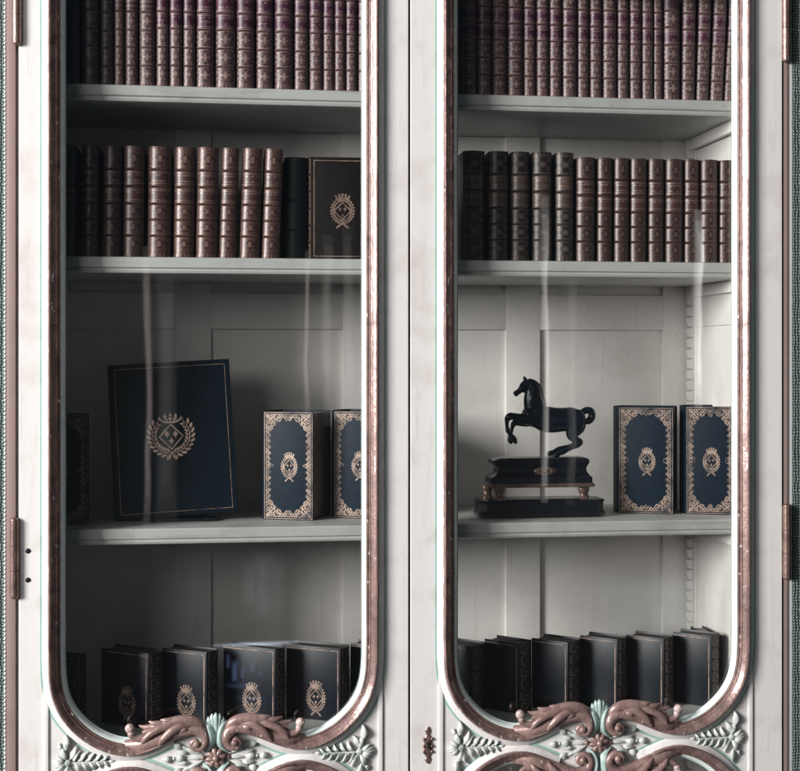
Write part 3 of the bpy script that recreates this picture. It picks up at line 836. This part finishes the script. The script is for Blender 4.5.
b1R = [(461, 477), (477.6, 492), (492.6, 507.4), (508, 523.4), (524, 536.2), (536.6, 549.2), (549.6, 561.8), (562.4, 577.2), (577.6, 589.8), (590.2, 602.4),
       (603, 617), (617.5, 629.4), (630, 641.8), (642.2, 653.4), (653.8, 663.2), (664, 681), (681.8, 695.2), (696, 709.4), (710, 723.4), (724, 738)]
spine_row(b1L, Z1, .072, .238, top_style('L'), 'top shelf', 'left', group='gilt brown books on the top shelf')
lr = [0]*16+[.012, .03, .045, .06]
spine_row(b1R, Z1, .076, .238, top_style('R'), 'top shelf', 'right', leans=lr, group='gilt brown books on the top shelf',
          hs=[.238]*15+[.212]+[.238]*4)

# ------------------------------------------------------------------ second shelf books
def mid_style(side, kinds):
    def f(i, t, h):
        u = h/110.0
        k = kinds[i]
        cuts = [21.5, 38, 53.5, 69, 84.5, 89.5]
        bands = [x*u for x in (21.5, 37.5, 53.2, 70, 87)]
        comps = [(.001, 5.5*u, 'F'), (5.5*u, 20.5*u, k), (22.5*u, 36.5*u, k), (38.5*u, 52.4*u, k), (88*u, 107*u, k), (107*u, 109.6*u, 'F')]
        comps += [(54*u, 56.5*u, 'F'), (66.5*u, 69.3*u, 'F'), (71*u, 73*u, 'L'), (84.5*u, 86.3*u, 'L')]
        labels = [(56*u, 67*u, 1, False, i+300), (72.5*u, 84.8*u, 2, False, i+200)]
        dark = k == 'C'
        return dict(comps=comps, labels=labels, bands=bands, mats=[M['lmid_dark' if dark else ('lmid_deep' if side == 'R' or i < 4 else 'lmid')], M['lab_brown' if dark else 'lab_red'], M['lmid_dark']],
                    look='dark book tooled with gilt discs' if dark else 'red-brown book with gilt lozenges')
    return f
b2L = [(65, 75.5), (80.8, 98.2), (101.8, 121.6), (122.4, 143.8), (147, 171), (173, 194.6), (195.4, 217.2), (218.6, 236.4), (239, 259.4), (261, 280)]
b2R = [(463, 485.4), (488.6, 509.2), (511, 530.4), (532.4, 552.4), (555.6, 574.6), (576, 595.8), (597, 612.8), (614, 629.4), (630, 647.4), (648.4, 664.8), (665.4, 683.6), (684.2, 699.8), (700.4, 718), (718.8, 735.6)]
p2 = pxm(215, .09)
spine_row(b2L, Z2, .088, 110*p2, mid_style('L', ['B']*10), 'second shelf', 'left', leans=[.01, .01, .012, .012, .012, .015, .02, .03, .035, .035], group='gilt red-brown books on the second shelf')
spine_row(b2R, Z2, .092, 110*p2, mid_style('R', ['C']*5+['B']*9), 'second shelf', 'right', leans=[0]*5+[.004]*9, group='gilt red-brown books on the second shelf',
          hs=[113*p2]*5+[108.5*p2]*9)
# black book added to keep the gap dark, and the brown one shown face on
xa = AX(282.5, .12); xb = AX(307.5, .12)
sb = spine_book('book', ((xa+xb)/2, .12, Z2+.0004), xb-xa, 104*p2, .13, [], [], [30*p2, 60*p2], [M['soot'], M['soot'], M['soot']], .02, 'black book added to darken the gap beside the brown crested book', None)
xa, xb = AX(310.5, .10), AX(374, .10)
face_book('book', ((xa+xb)/2, .10, Z2+.0004), -.02, xb-xa, 104.5*p2, .032, [M['umber'], M['umber']], 'brown book facing out with gilt wreath crest on second shelf',
          None, -1, 'line', 'oval', crest_pos=((AX(342.5, .10)-xa), 50*p2), crest_r=(.0255, .0285), gold='golddim', bands=5)

# ------------------------------------------------------------------ third shelf
def pos(u, Y, z): return (AX(u, Y), Y, z+.0004)
p3 = pxm(215, .13)
# dark ornate book, mostly behind the left stile
face_book('book', (AX(59, .125), .125, Z3+.0004), .06, .115, 109*p3, .05, [M['soot'], M['soot']], 'dark ornate book half hidden at the left edge of the third shelf', None, -1, 'lace', 'oval', crest_r=(.018, .027), gold='golddim', cell=.0008)
# big navy book leaning back on its easel
Yb = .165; wb = 115.5*pxm(175, .2)*1.03; hb = 151*pxm(175, .2)*1.02
rollA = -.058
big = face_book('large_book', (AX(177.5, Yb), Yb, Z3+.0105), .0, wb, hb, .042, [M['navy'], M['navy']], 'large navy leather book with gilt crowned wreath leaning on a stand', None, -1, 'thin', 'wreath',
                crest_pos=(wb*.5-.004, hb*.515), crest_r=(.0465,), gold='goldbright', pages='paper_dark', cell=.0007, tilt=(-.13, rollA))
ez = empty('book_stand', (AX(180, Yb+.04), Yb+.04, Z3), 0, 'small black wooden easel stand holding up the large navy book', 'book stand')
bm = bmesh.new(); box(bm, -.075, .075, -.052, -.006, .0004, .0075, .001); build('ledge', bm, M['lacquer'], ez)
for sx in (-1, 1):
    bm = bmesh.new(); tube(bm, [(sx*.055, -.055, .005, .0045), (sx*.05, .03, .006, .005), (sx*.04, .075, .006, .0045)], 4, 10)
    build('foot', bm, M['lacquer'], ez)
bm = bmesh.new(); tube(bm, [(0, .07, .005, .006), (0, .065, .10, .006), (0, .062, .16, .005)], 4, 10); build('strut', bm, M['lacquer'], ez)
# ornate navy books
ph = math.radians(23)
def ornate(ul, ur, vb, side_u, label, htop, Y):
    z = Z3
    # near right edge of the front board stands at (ur, Y)
    c, s = math.cos(ph), math.sin(ph)
    xr = AX(ur, Y); x = xr; y = Y
    # length of board: project the left edge ul
    for w in np.linspace(.06, .2, 600):
        px_, py_ = xr-w*c, Y+w*s
        if AX(ul, py_) >= px_: break
    for t in np.linspace(.01, .12, 600):
        px_, py_ = xr+t*s, Y+t*c
        if AX(side_u, py_) <= px_: break
    hh = htop*pxm(ur, Y)
    return face_book('book', (xr-w*c/2, Y+w*s/2, z+.0004), -ph, w, hh, t, [M['navy'], M['navy']], label, 'navy gilt lacework books on the third shelf', -1, 'lace', 'oval',
                     crest_pos=(w*.52, hh*.49), crest_r=(.0185, .0245))
def yfor(u, v, z):                            # depth at which a point of height z shows on row v
    lo, hi = .05, .5
    for _ in range(40):
        m = (lo+hi)/2
        if at(u, v, m).z > z: lo = m
        else: hi = m
    return lo
Y_A = yfor(313, 520.8, Z3); Y_C = yfor(673, 514.6, Z3); Y_D = yfor(735, 515.4, Z3); Y_B = yfor(384, 519.5, Z3)
ornate(263.5, 313.2, 520, 330.5, 'navy gilt lacework book, whole cover visible, beside the large crested book', 108.8, Y_A)
ornate(334, 384, 519, 401, 'navy gilt lacework book half hidden behind the middle door stile', 108.0, Y_B)
ornate(618.5, 673.5, 515, 686, 'navy gilt lacework book standing nearest the bronze horse', 107, Y_C)
ornate(686, 735, 515, 740, 'navy gilt lacework book at the right end of the third shelf', 108.5, Y_D)

# ------------------------------------------------------------------ bronze horse
YH = .155
def hz(zx, zy):                               # from the enlarged photo crop to world x,z at the statue's depth
    return at(470+zx/5.14, 370+zy/5.14, YH)
HK = pxm(540, YH)/5.14
hx0, hzb = hz(352, 745).x, Z3
zsh = Z3-hz(352, 748).z
horse = empty('horse_statuette', (hx0, YH, Z3+.0004), 0, 'black bronze rearing horse on a black footed plinth with gilt oval', 'statuette')
def HP(zx, zy, r, dy=0, ry=None):
    p = hz(zx, zy); return (p.x-hx0, dy*HK, p.z+zsh-Z3, r*HK, (ry if ry else r)*HK)
hb_ = bmesh.new()
T = lambda *pts, n=6, s=18: tube(hb_, [HP(*p) for p in pts], n, s)
T((266, 225, 16, 0, 14), (283, 228, 44, 0, 36), (312, 236, 52, 0, 42), (345, 241, 56, 0, 45), (385, 250, 67, 0, 51), (430, 255, 66, 0, 52), (480, 253, 62, 0, 51), (522, 253, 64, 0, 55), (558, 256, 50, 0, 46), (580, 254, 28, 0, 26), (588, 252, 8, 0, 8))
T((345, 222, 60, 0, 36), (334, 190, 58, 0, 33), (326, 155, 52, 0, 28), (325, 122, 47, 0, 24), (321, 92, 38, 0, 20), (310, 68, 27, 0, 17), (300, 55, 12, 0, 10))
T((314, 62, 16, 0, 12), (294, 70, 26, 0, 16), (276, 84, 24, 0, 15), (259, 101, 16, 0, 12), (245, 113, 14, 0, 11), (234, 120, 15.5, 0, 13), (226, 125, 9, 0, 9))
T((290, 84, 24, 0, 18), (281, 98, 18, 0, 15), (268, 108, 9, 0, 9), n=4)
for s in (-1, 1):
    T((289, 58, 9, s*10), (283, 44, 8, s*12), (278, 30, 2, s*12), n=4, s=10)
    T((266, 82, 5.5, s*14), (260, 85, 3, s*14), n=3, s=8)
T((300, 48, 8, 0, 6), (325, 56, 10, 0, 7), (350, 76, 11, 0, 8), (365, 110, 11, 0, 8), (376, 145, 9, 0, 7), (388, 178, 7, 0, 6))
for s, dx, dz in ((-1, 0, 0), (1, -16, -6)):
    T((540, 254, 56, s*14, 32), (541, 286, 48, s*24, 27), (531, 314, 36, s*26, 22), (527, 338, 24, s*26, 18), (541, 355, 18, s*26, 14), (558, 366, 17, s*26, 13), (546, 381, 15, s*26, 12),
      (520, 393, 12.5, s*26, 10.5), (492+dx, 407+dz, 11.5, s*26, 10), (470+dx, 418+dz, 14, s*26, 12), (452+dx, 426+dz, 10, s*26, 10))
    T((456+dx, 424+dz, 10, s*26, 10), (444+dx, 431+dz, 14, s*26, 14), (429+dx, 437+dz, 13.5, s*26, 14), (418+dx, 443+dz, 5, s*26, 9), n=4)
for cx, cy, rr, dy, fl in ((306, 236, 36, -32, .45), (306, 236, 36, 32, .45), (540, 252, 48, -36, .42), (540, 252, 48, 36, .42), (332, 150, 34, -19, .35)):
    p = HP(cx, cy, rr, dy); ball(hb_, Vector(p[:3]), p[3], (1, fl, 1.15), None, 20)
for k in range(9):
    t_ = k/8; x0, y0 = 312+70*t_, 54+118*t_**1.15
    T((x0, y0, 5.5, -6, 5), (x0-10, y0+16, 5.5, -20+6*t_, 5), (x0-16, y0+34, 4.5, -25+4*t_, 4), (x0-14, y0+48, 1.5, -26+4*t_, 2), n=4, s=8)
# forelegs: near one raised further, far one folded under
T((318, 242, 42, -18, 26), (284, 246, 32, -26, 22), (250, 244, 24, -26, 17), (220, 236, 18.5, -27, 14), (200, 236, 20, -27, 16), (187, 248, 16, -27, 13), (184, 268, 10.5, -27, 9.5), (185, 290, 10, -27, 9), (190, 308, 13.5, -27, 11.5),
  (199, 322, 9.5, -27, 9), (207, 333, 10, -27, 9.5))
T((205, 330, 9, -27, 9), (214, 344, 15, -27, 13), (224, 360, 14, -27, 13), (233, 376, 5, -27, 6), n=4)
T((322, 252, 38, 18, 24), (292, 264, 28, 28, 20), (264, 268, 20, 30, 16), (243, 268, 18.5, 31, 15), (230, 278, 15, 31, 13), (224, 296, 10, 31, 9.5), (219, 316, 10, 31, 9), (214, 332, 13, 31, 11), (219, 343, 9.5, 31, 9))
T((217, 341, 9, 31, 9), (213, 354, 14, 31, 12), (216, 368, 12, 31, 11), (222, 380, 4, 31, 5), n=4)
# tail loop
T((560, 238, 18), (578, 216, 17), (598, 205, 18), (620, 209, 19), (627, 230, 19), (620, 250, 19), (603, 262, 17), (588, 260, 9))
me = bpy.data.meshes.new('horse_raw'); bmesh.ops.recalc_face_normals(hb_, faces=hb_.faces); hb_.to_mesh(me); hb_.free()
tmp = bpy.data.objects.new('t', me); COL.objects.link(tmp)
r_ = tmp.modifiers.new('r', 'REMESH'); r_.mode = 'VOXEL'; r_.voxel_size = .0009
s_ = tmp.modifiers.new('s', 'SMOOTH'); s_.factor = .5; s_.iterations = 3
dg = bpy.context.evaluated_depsgraph_get(); m2 = bpy.data.meshes.new_from_object(tmp.evaluated_get(dg))
bpy.data.objects.remove(tmp); m2.materials.clear()
link('horse', m2, M['bronze'], horse, 80)
def plinth(rows, mat, name, cham=.0):
    """stacked rounded-corner rings: (zoom row, left x, right x, half depth)"""
    b = bmesh.new(); rings = []
    for zy, xl, xr, hd in rows:
        l, r = hz(xl, zy), hz(xr, zy); z = l.z+zsh-Z3; x0, x1 = l.x-hx0, r.x-hx0; d = hd*HK; c = cham*HK
        if c: pts = [(x0+c, -d), (x1-c, -d), (x1, -d+c), (x1, d-c), (x1-c, d), (x0+c, d), (x0, d-c), (x0, -d+c)]
        else: pts = [(x0, -d), (x1, -d), (x1, d), (x0, d)]
        rings.append([b.verts.new((x, y, z)) for x, y in pts])
    n = len(rings[0])
    for a, c_ in zip(rings[:-1], rings[1:]):
        for k in range(n): b.faces.new((a[k], a[(k+1) % n], c_[(k+1) % n], c_[k]))
    b.faces.new(rings[0][::-1]); b.faces.new(rings[-1])
    return build(name, b, mat, horse, 25)
plinth([(745, 30, 675, 98), (728, 30, 675, 98), (722, 36, 669, 92), (676, 36, 669, 92), (670, 31, 674, 97), (663, 33, 672, 95), (660, 40, 665, 90)], M['lacquer'], 'lower_plinth', 34)
plinth([(578, 92, 610, 88), (548, 94, 608, 88), (541, 102, 600, 82), (534, 118, 596, 72), (522, 130, 588, 66), (505, 134, 584, 64), (492, 128, 588, 66), (480, 114, 595, 72), (470, 106, 598, 76), (460, 108, 597, 76), (452, 122, 590, 70), (447, 136, 575, 62)], M['lacquer'], 'upper_plinth', 14)
plinth([(597, 88, 618, 92), (590, 86, 620, 94), (582, 88, 618, 92), (577, 94, 612, 88)], M['brass'], 'gilt_band', 14)
for (xc, dy) in ((138, -60), (568, -60), (100, 52), (600, 52)):
    b = bmesh.new()
    tube(b, [HP(xc, 597, 30, dy, 20), HP(xc, 610, 29, dy, 20), HP(xc, 628, 21, dy, 16), HP(xc, 642, 21, dy-3, 17), HP(xc, 655, 27, dy-6, 22), HP(xc, 661, 31, dy-8, 24), HP(xc, 664, 28, dy-8, 22)], 4, 14)
    for k in (-1, 0, 1):
        p = HP(xc+k*12, 656, 8, dy-24); ball(b, Vector(p[:3]), 8*HK)
    build('claw_foot', b, M['brass'], horse, 60)
b = bmesh.new(); c = HP(370, 513, 1, -69)
ball(b, Vector(c[:3]), 1, (58*HK, 6*HK, 25*HK), None, 24)
for k in range(10):
    a = k*math.pi/5; ball(b, Vector((c[0]+36*HK*math.cos(a), c[1]-5*HK, c[2]+13*HK*math.sin(a))), 7*HK, (1.2, .7, .8), None, 8)
ball(b, Vector((c[0], c[1]-6*HK, c[2])), 9*HK)
build('medallion', b, M['brass'], horse, 60)

# ------------------------------------------------------------------ bottom shelf
def low_book(ur, w, t, h, label, Y, ang, crest_on=True):
    ph4 = math.radians(ang)+random.uniform(-.06, .06); t *= random.uniform(.88, 1.14)
    c, s = math.cos(ph4), math.sin(ph4); xr = AX(ur, Y)
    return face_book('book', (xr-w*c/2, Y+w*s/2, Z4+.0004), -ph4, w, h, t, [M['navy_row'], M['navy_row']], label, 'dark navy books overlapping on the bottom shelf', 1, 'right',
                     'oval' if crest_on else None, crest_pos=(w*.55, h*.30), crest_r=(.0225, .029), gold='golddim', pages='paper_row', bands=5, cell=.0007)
rowL = [(148.5, .122, 'dark navy book with gilt edge line, second on bottom shelf, left door'), (206.5, .107, 'dark navy book on bottom shelf just left of the green palmette, left door'),
        (275.5, .124, 'dark navy book on bottom shelf above right scroll carving, left door'), (340.5, .124, 'dark navy crested book before last on bottom shelf, left door'),
        (402, .118, 'dark navy book cut off by the middle stile, bottom shelf, left door')]
ls = .098
for k, (ur, w_, lab) in enumerate(rowL): low_book(ur, w_, .043, .1535+.004*(k == 2)+random.uniform(-.002, .002), lab, ls+.004*(k % 2), 32)
low_book(77, .12, .034, .148, 'first dark navy book at the left edge of bottom shelf, left door', ls+.02, 30, False)
rowR = [(470.5, 'first from left'), (519, 'second from left'), (568, 'third from left'), (617.6, 'fourth from left'), (664, 'fifth from left'), (711.5, 'sixth from left')]
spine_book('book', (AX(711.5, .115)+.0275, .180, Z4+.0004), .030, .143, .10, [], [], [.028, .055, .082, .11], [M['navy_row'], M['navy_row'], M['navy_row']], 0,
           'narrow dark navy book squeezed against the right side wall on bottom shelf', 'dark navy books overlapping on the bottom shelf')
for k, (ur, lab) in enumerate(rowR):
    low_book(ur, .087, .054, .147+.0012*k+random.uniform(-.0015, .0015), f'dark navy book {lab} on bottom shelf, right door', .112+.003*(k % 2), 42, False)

# ------------------------------------------------------------------ light, world, camera
def area(name, loc, target, sx, sy, power, col):
    l = bpy.data.lights.new(name, 'AREA'); l.shape = 'RECTANGLE'; l.size = sx; l.size_y = sy; l.energy = power; l.color = col
    o = bpy.data.objects.new(name, l); COL.objects.link(o); o.location = loc
    o.rotation_euler = (Vector(target)-Vector(loc)).to_track_quat('-Z', 'Y').to_euler()
    return o
area('window_light', (-7.6, -4.2, EYE+1.65), (0, 0, EYE-.15), 2.4, 2.9, 1760, (1.0, .985, .975))
area('fill_light', (-3.9, -4.6, EYE+1.25), (0, 0, EYE-.15), 3.2, 1.7, 95, (1.0, .97, .95))  # unseen fill lamp added to lift the shaded back panels
# unseen lamps added so the panes mirror streaks, haze and blue specks
def streak(u, v0, v1, width, dist, rad, col=(1, .96, .92)):
    a = at(u, (v0+v1)/2, .0135)
    d = (a-CAM); r = Vector((d.x, -d.y, d.z)); k = dist/abs(r.y); c = a+r*k
    top, bot = at(u, v0, .0135), at(u, v1, .0135)
    hgt = (top.z-bot.z)*(dist+2.7)/2.7
    n = 4
    for i in range(n):                        # nested strips: each reflection is brightest in its middle and fades out
        ww, hh = width*(1.25-.28*i), hgt*(1.06-.12*i)
        area('pane_reflection_light', c+Vector((0, .01*i, 0)), (c.x, 0, c.z), ww, hh, rad/n*1.25*math.pi*ww*hh, col)
streak(545.5, 205, 495, .022, 2.6, 2.2)
streak(570, 270, 500, .03, 2.6, .4)
streak(697, 215, 402, .028, 2.6, 3.6)
streak(148, 255, 520, .020, 2.6, 1.0, (1, .85, .8))
streak(166, 270, 520, .06, 2.6, .28)
streak(306, 255, 420, .018, 2.6, 1.1, (1, .88, .84))
streak(326, 240, 420, .03, 2.6, .5)
streak(655, 578, 630, .36, 2.6, .42, (.45, .95, .88))
streak(348, 230, 400, .04, 2.6, .35)
streak(250, 560, 606, .05, 2.6, .22, (.85, .95, 1))
streak(262, 552, 616, .07, 2.6, .3, (.85, .95, 1))
streak(276, 556, 610, .05, 2.6, .2, (.85, .95, 1))
for u_, a_, b_, w_, r_ in ((229, 654, 668, .012, .8), (236, 661, 681, .018, 1.1), (243, 667, 678, .012, .8), (252, 663, 672, .012, .6), (258, 670, 676, .010, .5), (242, 683, 687, .10, .5), (250, 696, 700, .08, .35)):
    streak(u_, a_, b_, w_, 2.6, r_, (.35, .5, 1))
streak(256, 642, 645, .27, 2.6, 4.5, (.75, .85, 1))

w = bpy.data.worlds.new('World'); scene.world = w; w.use_nodes = True
nt = w.node_tree; bg = nt.nodes['Background']            # dim room: paler above, dark floor below
dv = nd(nt, 'ShaderNodeSeparateXYZ', {0: nd(nt, 'ShaderNodeTexCoord').outputs['Generated']}).outputs[2]
up = ramp(nt, dv, .16, -.02); dn = ramp(nt, dv, -.62, -.22)
band = nd(nt, 'ShaderNodeMath', {0: up, 1: dn}, operation='MULTIPLY').outputs[0]
nt.links.new(mixc(nt, band, (.42, .60, .80), (.88, .97, 1.0)), bg.inputs[0]); bg.inputs[1].default_value = .055

cam = bpy.data.cameras.new('camera'); co = bpy.data.objects.new('camera', cam); COL.objects.link(co)
co.location = CAM; co.rotation_euler = (math.pi/2, 0, -TH)
cam.sensor_width = 36; cam.lens = F/800*36; cam.shift_y = -(385.5-H0)/800; cam.clip_end = 100; cam.clip_start = .05
scene.camera = co
scene.render.engine = 'CYCLES'
scene.cycles.max_bounces = 10; scene.cycles.transparent_max_bounces = 16
scene.view_settings.view_transform = 'Standard'; scene.view_settings.look = 'None'
scene.view_settings.exposure = 0; scene.view_settings.gamma = 1
